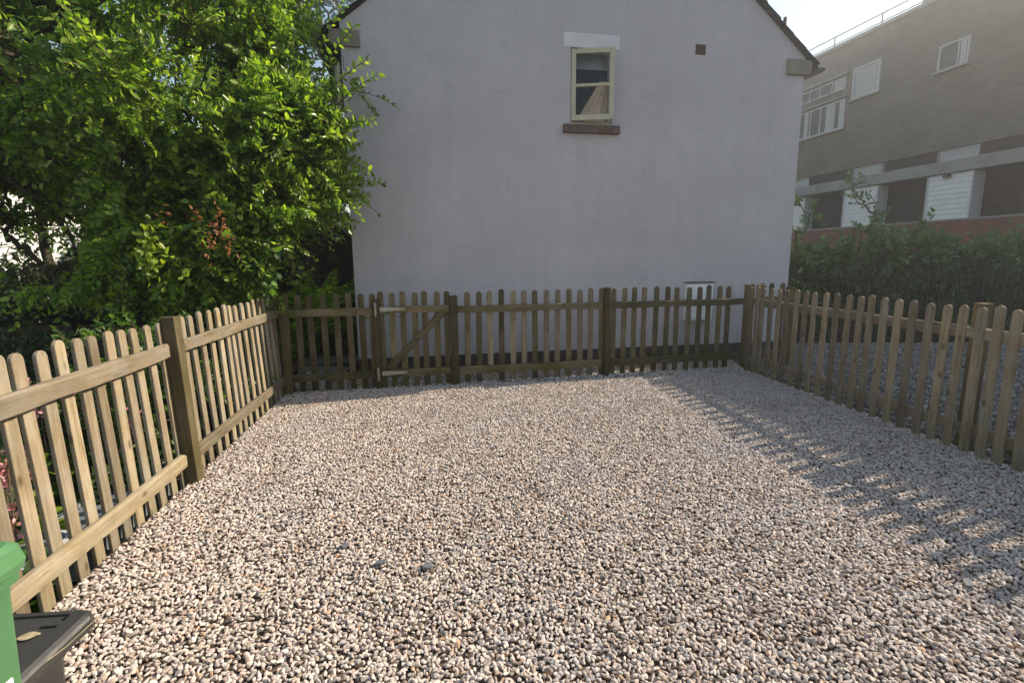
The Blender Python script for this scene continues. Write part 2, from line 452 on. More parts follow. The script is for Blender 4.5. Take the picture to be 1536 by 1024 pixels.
# pebbles
t = NT('pebbles'); oi = t.new('ShaderNodeObjectInfo')
c = t.ramp(oi.outputs['Random'], [(0, (.63, .545, .495)), (.14, (.52, .43, .385)), (.26, (.65, .57, .52)), (.42, (.56, .45, .405)), (.55, (.67, .60, .555)),
                                  (.66, (.42, .335, .28)), (.74, (.67, .605, .56)), (.84, (.44, .40, .37)), (.91, (.33, .25, .20)), (.95, (.30, .295, .295)), (.975, (.52, .34, .23))], 'CONSTANT')
v = t.coords('Object', (1, 1, 1), 19.0)
c = t.mix(t.ramp(t.noise(v, 1.7, 5), [(.35, 0.0), (.75, .4)]), c, (.40, .32, .26))
mp_ = t.noise(oi.outputs['Location'], .85, 4); mp2 = t.noise(oi.outputs['Location'], 2.6, 3)
c = t.mix(t.ramp(mp_, [(.52, 0.0), (.68, .38)]), c, (.47, .455, .48)); c = t.mix(t.ramp(mp2, [(.54, 0.0), (.74, .42)]), c, (.33, .25, .20))
t.color(c); t.bump(t.noise(v, 6, 4), .3, .1); M['pebble'] = t.set(.8, .2)
t = NT('grey_pebbles'); oi = t.new('ShaderNodeObjectInfo')
t.color(t.ramp(oi.outputs['Random'], [(0, (.17, .16, .155)), (.2, (.27, .255, .245)), (.4, (.13, .12, .115)), (.6, (.22, .20, .185)), (.8, (.33, .31, .29)), (.92, (.09, .085, .085))], 'CONSTANT')); M['pebble_grey'] = t.set(.8, .2)

def gravel(name, poly, dist, dens, size, seed, pm='pebble'):
    o = mesh_obj(name, [(x, y, 0) for x, y in poly], [tuple(range(len(poly)))], M[pm])
    ng = bpy.data.node_groups.new(name, 'GeometryNodeTree')
    ng.interface.new_socket('Geometry', in_out='INPUT', socket_type='NodeSocketGeometry')
    ng.interface.new_socket('Geometry', in_out='OUTPUT', socket_type='NodeSocketGeometry')
    N, L = ng.nodes, ng.links
    gi = N.new('NodeGroupInput'); go = N.new('NodeGroupOutput')
    dp = N.new('GeometryNodeDistributePointsOnFaces'); dp.distribute_method = 'POISSON'
    dp.inputs['Distance Min'].default_value = dist; dp.inputs['Density Max'].default_value = dens; dp.inputs['Seed'].default_value = seed
    L.new(gi.outputs[0], dp.inputs['Mesh'])
    def rv(typ, lo, hi, sd):
        r = N.new('FunctionNodeRandomValue'); r.data_type = typ; r.inputs['Seed'].default_value = sd
        ins = [i for i in r.inputs if i.enabled and i.name in ('Min', 'Max')]
        ins[0].default_value = lo; ins[1].default_value = hi
        return [q for q in r.outputs if q.enabled][0]
    sp = N.new('GeometryNodeSetPosition'); L.new(dp.outputs['Points'], sp.inputs['Geometry'])
    L.new(rv('FLOAT_VECTOR', (0, 0, -.007), (0, 0, .006), 3), sp.inputs['Offset'])
    jn = N.new('GeometryNodeGeometryToInstance')
    for k in range(8):
        ic = N.new('GeometryNodeMeshIcoSphere'); ic.inputs['Radius'].default_value = 1.0; ic.inputs['Subdivisions'].default_value = 2
        nz = N.new('ShaderNodeTexNoise'); nz.noise_dimensions = '4D'; nz.inputs['Scale'].default_value = .62; nz.inputs['Detail'].default_value = .4; nz.inputs['W'].default_value = k*7.3
        sub = N.new('ShaderNodeVectorMath'); sub.operation = 'SUBTRACT'; sub.inputs[1].default_value = (.5, .5, .5)
        L.new(nz.outputs['Color'], sub.inputs[0])
        sc = N.new('ShaderNodeVectorMath'); sc.operation = 'SCALE'; sc.inputs['Scale'].default_value = 1.9
        L.new(sub.outputs[0], sc.inputs[0])
        st = N.new('GeometryNodeSetPosition'); L.new(ic.outputs['Mesh'], st.inputs['Geometry']); L.new(sc.outputs[0], st.inputs['Offset'])
        sm = N.new('GeometryNodeSetMaterial'); sm.inputs['Material'].default_value = M[pm]; L.new(st.outputs[0], sm.inputs['Geometry'])
        L.new(sm.outputs[0], jn.inputs[0])
    ip = N.new('GeometryNodeInstanceOnPoints'); ip.inputs['Pick Instance'].default_value = True
    L.new(sp.outputs[0], ip.inputs['Points']); L.new(jn.outputs[0], ip.inputs['Instance'])
    L.new(rv('INT', 0, 7, 5), ip.inputs['Instance Index'])
    L.new(rv('FLOAT_VECTOR', (-.45, -.45, 0), (.45, .45, 6.28), 6), ip.inputs['Rotation'])
    L.new(rv('FLOAT_VECTOR', (size*.70, size*.55, size*.42), (size*1.55, size*1.25, size*.95), 8), ip.inputs['Scale'])
    L.new(ip.outputs[0], go.inputs[0])
    md = o.modifiers.new('pebbles', 'NODES'); md.node_group = ng
    tag(o, kind='stuff')
    return o
gravel('gravel', [(-1.76, .6), (3.80, .6), (3.06, 6.38), (-2.50, 5.50)], .0116, 10500, .0089, 1)
gravel('gravel', [(3.86, .8), (9.6, .8), (9.6, 8.30), (4.1, 8.45), (3.9, 7.3), (3.15, 6.38)], .022, 2600, .0155, 2, 'pebble_grey')
gravel('gravel', [(-2.46, 5.54), (3.06, 6.42), (3.15, 7.32), (-2.2, 6.32), (-2.2, 6.9), (-2.95, 6.9)], .020, 3200, .0138, 3)

# ------------------------------------------------------------------ fences (local x along the run, -y faces the yard)
def picket_mesh(w=.067, d=.0195, h=1.09, name='picket'):
    pts = [(-w/2, -.06), (w/2, -.06)]
    r = w/2; zc = h - r
    pts += [(r*math.cos(a), zc + r*math.sin(a)) for a in np.linspace(0.12, math.pi-.12, 9)]
    mb = MB(); n = len(pts)
    nz = 8
    mb.prism(pts, 'y', -d/2, d/2)
    return mb
def rail_mesh(L, hgt, dep, seed, wane=.006):
    """a sawn rail with slightly wavy edges"""
    rg = np.random.default_rng(seed); n = max(4, int(L/.09))
    mb = MB(); V = []
    ph = rg.uniform(0, 6, 8)
    def wv(x, k): return wane*(math.sin(x*5.1+ph[k])*.5 + math.sin(x*13+ph[k+1])*.3 + rg.normal()*.22)
    for i in range(n+1):
        x = L*i/n
        V += [(x, -dep/2 + abs(wv(x, 0))*.4, -hgt/2 + wv(x, 1)), (x, -dep/2 + abs(wv(x, 2))*.4, hgt/2 - .010 + wv(x, 3)), (x, -dep/2+.012, hgt/2 + wv(x, 3)),
              (x, dep/2, hgt/2 + wv(x, 4)*.6), (x, dep/2, -hgt/2 + wv(x, 5)*.6)]
    F = []
    for i in range(n):
        for k in range(5):
            a = i*5+k; b = i*5+(k+1) % 5
            F.append((a, b, b+5, a+5))
    F += [(4, 3, 2, 1, 0), tuple(n*5+k for k in range(5))]
    return mb.add(V, F)
def post_mesh(wx, y0, y1, h, sl=.0):
    mb = MB(); mb.box(-wx/2, wx/2, y0, y1, -.1, h)
    return mb

PK = {}
def picket(parent, u, y, mat, dz=0.0, lean=0.0, tilt=0.0):
    dz *= 1.5
    key = mat
    if key not in PK:
        o = picket_mesh().build('picket', M[mat], parent, False, .004); PK[key] = o
    else:
        o = PK[key].copy(); link(o, parent); o.parent = parent
    o.location = (u, y, dz)
    o.rotation_euler = (R(tilt + random.uniform(-.25, .25)), R(lean + random.uniform(-.55, .55)), R(random.uniform(-2, 2)))
    return o
def rail(parent, u0, u1, z, y, mat, hgt=.088, dep=.038, seed=0, z1=None):
    o = rail_mesh(u1-u0, hgt, dep, seed).build('rail', M[mat], parent, False, .003)
    o.location = (u0, y, z)
    if z1 is not None: o.rotation_euler = (0, -math.atan2(z1-z, u1-u0), 0)
    return o
def post(parent, u, mat, wx=.092, y0=-.07, y1=.0185, h=1.10):
    o = post_mesh(wx, y0, y1, h).build('post', M[mat], parent, False, .004); o.location = (u, 0, 0)
    o.rotation_euler = (0, R(random.uniform(-.4, .4)), 0)
    return o

# left fence
aL = math.atan2(1, -.15)
FL = empty('picket_fence', (-1.67, 0, 0), aL, 'long sunlit pale timber picket fence along the flower bed, under the leafy tree', 'fence')
FL.rotation_euler = (R(-2.0), 0, aL) if False else (0, 0, aL)
LEAN = -2.2          # tops lean away from the yard
uL = [.46, .60, .73, .86, .99, 1.11, 1.235, 1.36, 1.485, 1.61, 1.735, 1.86, 1.985, 2.09, 2.21, 2.33, 2.45, 2.565, 2.68, 2.81, 2.93, 3.065, 3.20]
uL2 = [3.335, 3.465, 3.615, 3.765, 3.905, 4.06, 4.195, 4.32, 4.45, 4.61, 4.76, 4.895, 5.04, 5.19, 5.33, 5.46]
for u in uL + uL2:
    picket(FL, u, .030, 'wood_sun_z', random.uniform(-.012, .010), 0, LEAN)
for a, b, s in ((.3, 3.185, 1), (3.285, 5.52, 2)):
    for z in (.895, .165):
        o = rail(FL, a, b, z + (0 if s == 1 else .0), .030*0 - LEAN*0 + .0005 + (.034 if z > .5 else .006), 'wood_sun_x', .088 if s == 1 else .080, .038, s*7+int(z*10))
        o.location.y = math.tan(R(-LEAN))*z
for o in FL.children:
    if o.name.startswith('picket'): o.location.y = .030
for u in (3.235, 5.575):
    p = post(FL, u, 'post_dark', .092 if u < 5 else .08, -.060, .0175, 1.105); p.rotation_euler = (R(LEAN), R(.8), 0)

# back fence: short section, gate, long section
aB = math.atan2(.2127, 1)
B0 = Vector((-2.46, 5.45, 0)); dB = Vector((math.cos(aB), math.sin(aB), 0))
FB1 = empty('picket_fence', B0, aB, 'short greenish picket fence section between corner post and gate, ferns behind it', 'fence')
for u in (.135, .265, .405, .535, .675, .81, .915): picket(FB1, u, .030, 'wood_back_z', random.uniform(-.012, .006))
for z in (.885, .165): rail(FB1, .045, .925, z, 0, 'wood_back_x', .085, .038, 30+int(z*10))
post(FB1, .0, 'post_dark', .085, -.066, .0185, 1.09); post(FB1, .962, 'post_dark', .066, -.045, .0185, 1.02)

GT = empty('picket_gate', B0 + dB*1.0, aB, 'picket gate with diagonal brace and pale strap hinges in back fence', 'gate')
for u in (.02, .135, .255, .385, .505, .635, .75): picket(GT, u, .030, 'wood_back_z', random.uniform(-.006, .010))
rail(GT, .0, .775, .895, 0, 'wood_back_x', .075, .036, 41); rail(GT, .0, .775, .165, 0, 'wood_back_x', .08, .036, 42)
br = rail_mesh(.925, .080, .034, 43).build('brace', M['wood_back_x'], GT, False, .003)
br.location = (.075, -.0010, .225); br.rotation_euler = (0, -math.atan2(.62, .62), 0)
for z in (.905, .175):
    hg = MB(); hg.prism([(-.03, z-.026), (.05, z-.028), (.27, z-.012), (.285, z), (.27, z+.010), (.05, z+.024), (-.03, z+.024)], 'y', -.0265, -.0190)
    ho = hg.build('hinge', M['galv'], GT, False, .002)
    pl = MB(); pl.box(-.052, -.032, -.060, -.0462, z-.075, z+.075); pl.tube([(-.036, -.055, z-.05), (-.036, -.055, z+.05)], .009, 8)
    pl.build('hinge_plate', M['galv'], ho)
    for q in (.07, .15, .235): MB().tube([(q, -.0265, z-.002), (q, -.031, z-.002)], .008, 8).build('bolt', M['galv'], ho)
rod = MB(); rod.tube([(-.012, -.03, .12), (-.012, -.03, 1.06)], .006, 6); rod.build('drop_rod', M['rust'], GT)

FB2 = empty('picket_fence', B0 + dB*1.79, aB, 'long weathered picket fence section across the back, before the grey gable wall', 'fence')
for i, u in enumerate([1.985, 2.12, 2.26, 2.395, 2.535, 2.675, 2.81, 2.95, 3.09, 3.235, 3.38, 3.515, 3.66, 3.81, 3.95, 4.09, 4.225, 4.38, 4.535, 4.68, 4.84, 4.99, 5.125, 5.275, 5.41]):
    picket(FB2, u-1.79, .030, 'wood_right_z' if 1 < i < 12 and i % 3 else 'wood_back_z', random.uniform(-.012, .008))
for a, b, s in ((.085, 1.868, 1), (1.962, 3.83, 2)):
    rail(FB2, a, b, .875, 0, 'wood_back_x', .080, .038, 50+s); rail(FB2, a, b, .155, 0, 'wood_back_x', .088, .038, 52+s)
for u, wx in ((.042, .080), (1.915, .062), (3.87, .075)): post(FB2, u, 'post_dark', wx, -.066, .0185, 1.095 if u > 1 else 1.04)

FN = empty('picket_fence', B0 + dB*5.70, aB, 'short dark run of picket fence beyond the far corner, behind the other pickets', 'fence')
for u in (.06, .21, .355, .505): picket(FN, u, .030, 'wood_back_z', .01)
for z in (.885, .165): rail(FN, .0, .57, z, 0, 'wood_back_x', .08, .038, 60+int(z*10))
post(FN, .60, 'post_dark', .08, -.06, .0185, 1.05)

aR = math.atan2(-1, .12)
FR = empty('picket_fence', (3.06, 6.38, 0), aR, 'shaded brown picket fence casting its shadow on the gravel, rails on its far face', 'fence')
for u in [-.04, .11, .215, .37, .525, .67, .825, .96, 1.1, 1.255, 1.405, 1.555, 1.695, 1.82, 1.96, 2.105, 2.25, 2.40, 2.53, 2.66, 2.795, 2.915, 3.03, 3.16, 3.30, 3.44, 3.58, 3.72, 3.86, 4.0, 4.14, 4.28, 4.42, 4.56, 4.70, 4.84]:
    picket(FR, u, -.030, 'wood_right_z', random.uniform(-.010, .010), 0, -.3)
for a, b, s in ((-.05, 2.66, 1), (2.66, 4.95, 2)):
    for z in (.885, .165): rail(FR, a, b - .003, z, 0, 'wood_right_x', .085, .038, 70+s+int(z*10))
for u in (.02, 2.715, 4.9): post(FR, u, 'post_dark', .075, .0195, .105, 1.10)

# ------------------------------------------------------------------ house
aH = math.atan2(.19, 1)
HS = empty('house', (0, 6.75, 0), aH, 'grey lavender rendered gable house with one small cream window', 'house')
UL, UR, UA, ZA, SL = -2.0, 4.16, 1.07, 6.62, .80
zr = lambda u: ZA - SL*abs(u-UA)
mb = MB(); wx0, wx1, wz0, wz1 = .79, 1.35, 3.17, 4.07
Z0 = .20
# front face with window opening (shared corners, one skin)
pts = {}
def fv(u, z, y=0.0):
    return (u, y, z)
mb.quad(fv(UL, Z0), fv(wx0, Z0), fv(wx0, wz0), fv(UL, wz0)); mb.quad(fv(wx0, Z0), fv(wx1, Z0), fv(wx1, wz0), fv(wx0, wz0)); mb.quad(fv(wx1, Z0), fv(UR, Z0), fv(UR, wz0), fv(wx1, wz0))
mb.quad(fv(UL, wz0), fv(wx0, wz0), fv(wx0, wz1), fv(UL, wz1)); mb.quad(fv(wx1, wz0), fv(UR, wz0), fv(UR, wz1), fv(wx1, wz1))
mb.add([fv(UL, wz1), fv(wx0, wz1), fv(wx1, wz1), fv(UR, wz1), fv(UR, zr(UR)), fv(UA, ZA), fv(UL, zr(UL))], [(0, 1, 2, 3, 4, 5, 6)])
# reveals
Dr = .14
for a, b in (((wx0, wz0), (wx1, wz0)), ((wx1, wz0), (wx1, wz1)), ((wx1, wz1), (wx0, wz1)), ((wx0, wz1), (wx0, wz0))):
    mb.quad(fv(*a), fv(*b), fv(*b, Dr), fv(*a, Dr))
# sides and back
DE = 8.0
mb.quad(fv(UL, 0), fv(UL, zr(UL)), fv(UL, zr(UL), DE), fv(UL, 0, DE)); mb.quad(fv(UR, 0), fv(UR, zr(UR)), fv(UR, zr(UR), DE), fv(UR, 0, DE))
mb.add([fv(UL, 0, DE), fv(UR, 0, DE), fv(UR, zr(UR), DE), fv(UA, ZA, DE), fv(UL, zr(UL), DE)], [(0, 1, 2, 3, 4)])
mb.build('wall', M['render'], HS)
MB().box(UL-.012, UR+.012, -.018, .1, -.1, Z0).build('plinth', M['plinth'], HS, False, .006)
# roof: stepped slate courses on both slopes, verge in mortar
rf = MB(); vg = MB()
for sgn, uend in ((-1, -2.20), (1, 4.33)):
    n = 15; du = (uend-UA)/n
    for i in range(n):
        ua, ub = UA + du*i - du*.12, UA + du*(i+1)
        za, zb = zr(ua) + .024, zr(ub) + .036
        poly = [(ua, za), (ub, zb), (ub, zb+.020), (ua, za+.020)]
        jit = random.uniform(-.012, .012)
        rf.prism(poly, 'y', -.075 + jit, DE+.1)
    vg.prism([(UA, ZA+.002), (uend, zr(uend)+.002), (uend, zr(uend)+.026), (UA, ZA+.020)], 'y', -.045, DE+.05)
ro = rf.build('roof', M['roof'], HS); vg.build('verge', M['verge'], ro)
vp = MB(); vp.tube([(4.07, .35, 4.15), (4.07, .35, 4.80)], .028, 10); vp.build('vent_pipe', M['black_pipe'], ro, True)
for ue in (-2.26, 4.39):
    gt = MB()
    a = [(ue + .055*math.cos(q), zr(ue)+.05 + .055*math.sin(q)) for q in np.linspace(math.pi, 2*math.pi, 9)]
    gt.prism(a + [(ue+.05, zr(ue)+.055), (ue-.05, zr(ue)+.055)], 'y', -.05, DE)
    gt.build('gutter', M['black_pipe'], HS)
# kneeler stones
for u0, u1, z0, z1 in ((-2.14, -1.78, 3.90, 4.085), (3.87, 4.25, 3.915, 4.115)):
    k = MB(); 
    if u0 < 0: k.prism([(u1, z0), (u1, z1), (u0+.02, z1-.01), (u0, z0+.04), (u0+.05, z0)], 'y', -.04, .25)
    else: k.prism([(u0, z0), (u0, z1), (u1-.03, z1-.01), (u1, z1-.06), (u1-.02, z0+.02), (u1-.07, z0)], 'y', -.04, .25)
    k.build('kneeler_stone', M['kneeler'], HS, False, .006)
MB().box(.69, 1.44, -.006, .02, 4.073, 4.245).build('lintel', M['lintel'], HS, False, .004)
MB().box(.69, 1.45, -.062, .10, 3.045, 3.145).build('sill', M['sill'], HS, False, .006)
# air vent
vb = MB(); vb.box(2.50, 2.645, -.006, .02, 4.09, 4.215)
vo_ = vb.build('air_vent', M['vent'], HS)
sl_ = MB()
for i in range(5): sl_.box(2.512, 2.633, -.012, -.0065, 4.102+i*.022, 4.112+i*.022)
sl_.build('louvre', M['vent'], vo_)
# meter box
mbx = MB().box(2.50, 2.90, -.085, .01, .56, 1.085).build('meter_box', M['white_plastic'], HS, False, .008)
MB().box(2.53, 2.87, -.093, -.0855, .59, 1.045).build('door', M['white_plastic'], mbx, False, .006)
MB().box(2.49, 2.91, -.105, .01, 1.0875, 1.105).build('hood', M['meter_dark'], mbx, False, .004)
MB().box(2.845, 2.86, -.099, -.0935, .79, .84).build('latch', M['meter_dark'], mbx)
# downpipe by the left corner
dp_ = MB(); dp_.tube([(-2.06, .9, 2.6), (-2.055, .25, 2.95), (-2.055, .0, 3.12), (-2.055, -.01, 3.25), (-2.055, -.01, 3.72)], .034, 10)
dp_.build('downpipe', M['beige_pipe'], HS, True)
# window: frame, casement hinged on the left, opened outwards
WN = MB(); f_ = .035
WN.box(wx0, wx0+f_, .035, .10, wz0, wz1); WN.box(wx1-f_, wx1, .035, .10, wz0, wz1)
WN.box(wx0+f_, wx1-f_, .035, .10, wz1-f_, wz1); WN.box(wx0+f_, wx1-f_, .035, .10, wz0, wz0+f_)
wno = WN.build('window', M['cream'], HS, False, .003)
cw, ch = wx1-wx0-.02, wz1-wz0-.045
CS = MB(); s_ = .058
CS.box(0, s_, -.03, .012, 0, ch); CS.box(cw-s_, cw, -.03, .012, 0, ch); CS.box(s_, cw-s_, -.03, .012, 0, s_+.01); CS.box(s_, cw-s_, -.03, .012, ch-s_, ch)
CS.box(s_, cw-s_, -.027, .009, ch*.475, ch*.475+.036)
cso = CS.build('casement', M['cream'], wno, False, .004); cso.location = (wx0+.016, .022, wz0+.025); cso.rotation_euler = (0, 0, R(-17))
# the casement's two panes are part of its mesh hierarchy depth limit: glass sits beside it under the window
pn = MB()
for z0, z1 in ((s_+.01, ch*.475), (ch*.475+.036, ch-s_)): pn.quad((s_, -.008, z0), (cw-s_, -.008, z0), (cw-s_, -.008, z1), (s_, -.008, z1))
pno = pn.build('pane', M['glass'], wno); pno.location = cso.location; pno.rotation_euler = cso.rotation_euler
# room behind
rm = MB(); ra, rb, rc, rd, re = -.4, 2.4, Dr, 2.6, 0
rm.quad((ra, rd, 2.3), (rb, rd, 2.3), (rb, rd, 4.75), (ra, rd, 4.75)); rm.quad((ra, rc, 2.3), (ra, rd, 2.3), (ra, rd, 4.75), (ra, rc, 4.75)); rm.quad((rb, rc, 2.3), (rb, rd, 2.3), (rb, rd, 4.75), (rb, rc, 4.75))
rm.quad((ra, rc, 2.3), (rb, rc, 2.3), (rb, rd, 2.3), (ra, rd, 2.3))
rm.quad((ra, rc, 4.75), (rb, rc, 4.75), (rb, rd, 4.75), (ra, rd, 4.75))
rm.build('room', M['inside'], HS)
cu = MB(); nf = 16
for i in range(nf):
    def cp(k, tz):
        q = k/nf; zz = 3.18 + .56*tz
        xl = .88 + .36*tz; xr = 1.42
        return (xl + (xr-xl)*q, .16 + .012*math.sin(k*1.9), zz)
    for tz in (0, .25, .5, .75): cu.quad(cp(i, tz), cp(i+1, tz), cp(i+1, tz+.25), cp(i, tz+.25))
cu.build('window_sheet', M['pane_reflection'], HS)  # pinkish sheet added to imitate the reflection in the lower pane, no real drapery
MB().box(.80, 1.36, .165, .172, 3.88, 4.12).build('pale_pane', M['pale_pane'], HS)  # pale board added to imitate sky mirrored in the upper pane

# ------------------------------------------------------------------ block of flats
P2 = (16.0, 18.48, 0); aF = math.atan2(.977, -.212)
AP = empty('apartment_block', P2, aF, 'long grey brown brick block of flats with white doors, seen across the car park', 'building')
X0, X1, DB, ZT = -30.0, 16.0, 9.0, 10.56
# upper walls: the windows are recesses of dark glass set on the wall face
w_ = MB(); w_.box(X0, X1, -DB, 0, 5.22, ZT); 
uw = w_.build('upper_wall', M['brick'], AP)
MB().box(X0, 1.2, -DB, -.25, ZT+.16, ZT+1.10).build('added_shade_block', M['brick'], AP)  # unseen raised block, added to shape the shade at the right fence
MB().box(X0-.1, X1+.1, -DB-.1, .10, ZT+.003, ZT+.155).build('coping', M['concrete'], AP, False, .01)
MB().box(X0, X1, -DB, .12, 4.36, 4.80).build('concrete_band', M['concrete'], AP, False, .01)
MB().box(X0, X1, -DB, -.10, 4.803, 5.217).build('clerestory_wall', M['concrete'], AP)
MB().box(X0, X1, -DB, -.55, -.3, 4.357).build('ground_floor_wall', M['board_brown'], AP)
lw = MB().box(X0, X1, -.547, .05, -.3, 2.66).build('lower_wall', M['red_brick'], AP); 
MB().box(X0, X1, -.54, .075, 2.663, 2.73).build('wall_coping', M['concrete'], AP)
def framed(name, x0, x1, z0, z1, y, mat_pane, bars=(), fr=.05, dep=.05, parent=AP, window_sheet=()):
    m = MB(); m.box(x0, x1, y, y+dep, z0, z0+fr); m.box(x0, x1, y, y+dep, z1-fr, z1); m.box(x0, x0+fr, y, y+dep, z0+fr, z1-fr); m.box(x1-fr, x1, y, y+dep, z0+fr, z1-fr)
    for b in bars: m.box(b-fr*.4, b+fr*.4, y, y+dep-.004, z0+fr, z1-fr)
    o = m.build(name, M['wframe'], parent)
    MB().quad((x0+fr, y+dep*.35, z0+fr), (x1-fr, y+dep*.35, z0+fr), (x1-fr, y+dep*.35, z1-fr), (x0+fr, y+dep*.35, z1-fr)).build('pane', M[mat_pane], o)
    for c0, c1 in window_sheet:
        cm = MB(); n = max(4, int((c1-c0)/.05)); pv = []
        for i in range(n+1): pv.append((c0+(c1-c0)*i/n, y+.027+.005*math.sin(i*2.1)))
        for i in range(n): cm.quad((pv[i][0], pv[i][1], z0+fr), (pv[i+1][0], pv[i+1][1], z0+fr), (pv[i+1][0], pv[i+1][1], z1-fr), (pv[i][0], pv[i][1], z1-fr))
        cm.build('window_sheet', M['window_sheet'], o)
    return o
framed('window', 5.42, 8.15, 7.06, 8.30, .003, 'flat_glass', (6.15, 6.75, 7.35), .06, .06, AP, ((5.5, 5.72), (5.95, 6.45), (7.5, 7.75)))
framed('window', 5.50, 8.30, 8.72, 9.22, .003, 'flat_glass', (6.2, 6.9, 7.5), .05, .06, AP, ((5.6, 6.1),))
framed('window', 3.80, 5.10, 8.12, 9.38, .003, 'pale_pane', (), .07, .07, AP, ((3.9, 4.98),))
framed('window', .40, 1.44, 8.02, 8.90, .003, 'flat_glass', (.75,), .05, .06, AP, ((.5, .7),))
framed('window', -3.2, -1.9, 8.02, 8.95, .003, 'flat_glass', (-2.5,), .05, .06, AP)
framed('window', 9.2, 11.5, 7.06, 8.30, .003, 'flat_glass', (9.8, 10.6), .06, .06, AP)
for x0, x1, z in ((5.3, 8.5, 8.36), (5.3, 8.4, 6.98), (5.3, 8.5, 9.30), (3.7, 5.2, 8.04), (.3, 1.55, 7.95)):
    MB().box(x0, x1, .003, .16, z, z+.07).build('ledge', M['concrete'], AP)
for x0, x1, pm in ((-7.0, -3.9, 'flat_glass'), (-3.0, -.32, 'flat_glass'), (1.18, 3.25, 'flat_glass'), (4.85, 7.2, 'flat_glass')):
    MB().box(x0, x1, -.097, -.06, 4.81, 5.20).build('dark_glazing', M['board_brown'], AP)
for x0, x1 in ((-.27, 1.0), (3.40, 4.65), (7.25, 8.4), (-3.85, -3.05)):
    framed('clerestory_window', x0, x1, 4.81, 5.20, -.096, 'panel_grey', (), .035, .05)
def boarded(x0, x1, z0, z1):
    m = MB(); n = 9; h = (z1-z0)/n
    for i in range(n): m.prism([(-.03, z0+h*i+.004), (.0, z0+h*i+.004), (-.02, z0+h*(i+1)-.004), (-.03, z0+h*(i+1)-.004)], 'x', x0, x1)
    m.box(x0, x1, -.54, -.032, z0, z1)
    o = m.build('white_panel', M['board_white'], AP)
    for a_, b_ in ((x0-.05, x0-.003), (x1+.003, x1+.05)): MB().box(a_, b_, -.5, .02, z0, z1).build('trim', M['wframe'], o)
    return o
for x0, x1 in ((-.22, 1.30), (3.42, 5.02), (7.36, 8.9), (-4.2, -2.6)): boarded(x0, x1, 2.735, 4.34)
lm = MB().box(.50, .72, .003, .14, 4.20, 4.33).build('bulkhead_lamp', M['meter_dark'], AP, False, .02)
rl = MB(); ys = -.10
for z in (ZT+.62, ZT+.30): rl.tube([(2.4, ys, z), (X1, ys, z)], .024, 6)
rl.build('roof_rail', M['rail_steel'], AP)
for x in (2.4, 4.10, 6.45, 8.8, 11.2): 
    q = MB(); q.tube([(x, ys, ZT+.14), (x, ys, ZT+.66)], .026, 6); q.build('rail_post', M['rail_steel'], AP)
MB().box(2.10, 2.36, -.35, -.02, ZT+.158, ZT+1.3).build('chimney', M['concrete'], AP, False, .01)

# ------------------------------------------------------------------ railing and hedge on the right
RL0 = Vector((4.25, 9.05, 0)); RL1 = Vector((12.2, 8.55, 0)); aW = math.atan2(RL1.y-RL0.y, RL1.x-RL0.x); LW = (RL1-RL0).length
RA = empty('metal_railing', RL0, aW, 'black metal railing along the far side of the car park, in front of the hedge', 'railing')
rr = MB()
for z in (.16, 1.08): rr.box(0, LW, -.02, .02, z-.02, z+.02)
rr.build('rail', M['black_metal'], RA)
first = None
for i in range(78):
    x = .05 + i*.1015
    if first is None:
        b = MB(); b.tube([(0, 0, -.05), (0, 0, 1.2), (0, 0, 1.27)], [.011, .011, .002], 6); first = b.build('bar', M['black_metal'], RA); o = first
    else:
        o = first.copy(); link(o); o.parent = RA
    o.location = (x, -.032, 0)
for i in range(5):
    b = MB(); b.box(-.03, .03, .021, .08, -.1, 1.3); o = b.build('post', M['black_metal'], RA); o.location = (.05 + i*1.95, 0, 0)

hedge_spec = [(5.5, 10.2, 1.4, 1.45, 'shrub beside the house corner with stray shoots against the red brick', 901),
              (7.3, 10.3, 1.4, 1.85, 'dense dark green shrub rising below a white door behind the railing', 902),
              (9.2, 10.2, 1.35, 1.65, 'broad bluish green shrub behind the middle of the black railing', 903),
              (11.2, 10.2, 1.5, 1.85, 'tall loose shrub at the near end of the hedge, below the second white door', 904),
              (13.2, 10.4, 1.5, 1.75, 'hazy rounded shrub closing the hedge at the edge of the car park', 905)]
for x, y, r_, h_, lab, sd_ in hedge_spec:
    e = blob_points(150, (x, y, h_*.52), (r_*.95, .75, h_*.52), 5, .35, None, sd_, .3)
    e[:, 2] = np.maximum(e[:, 2], .05)
    woody('hedge_shrub', lab, 'shrub', (x, y, -.3), (x, y, .5), e, (x, y, .6), .07, 'leaf_hedge', 6, .42, 10, .115, 'bark', 'shrubs of the hedge behind the railing', .30, .8, .9, crown='foliage', trunk='stems')
for i, (x, y) in enumerate(((6.6, 9.75), (5.3, 9.6))):
    e = np.array([(x + .25*math.sin(k), y, 1.9 + .16*k) for k in range(6)])
    woody('climbing_shoot', ('tall leafy shoot rising above the hedge against a white door', 'wispy shoot beside the house corner above the red brick wall')[i], 'shoot',
          (x, y+.1, -.3), (x, y, 1.7), e, (x, y, 1.8), .02, 'leaf_hedge', 4, .28, 8, .09, 'bark', None, .3, .6, 1.0, crown='foliage', trunk='stem')

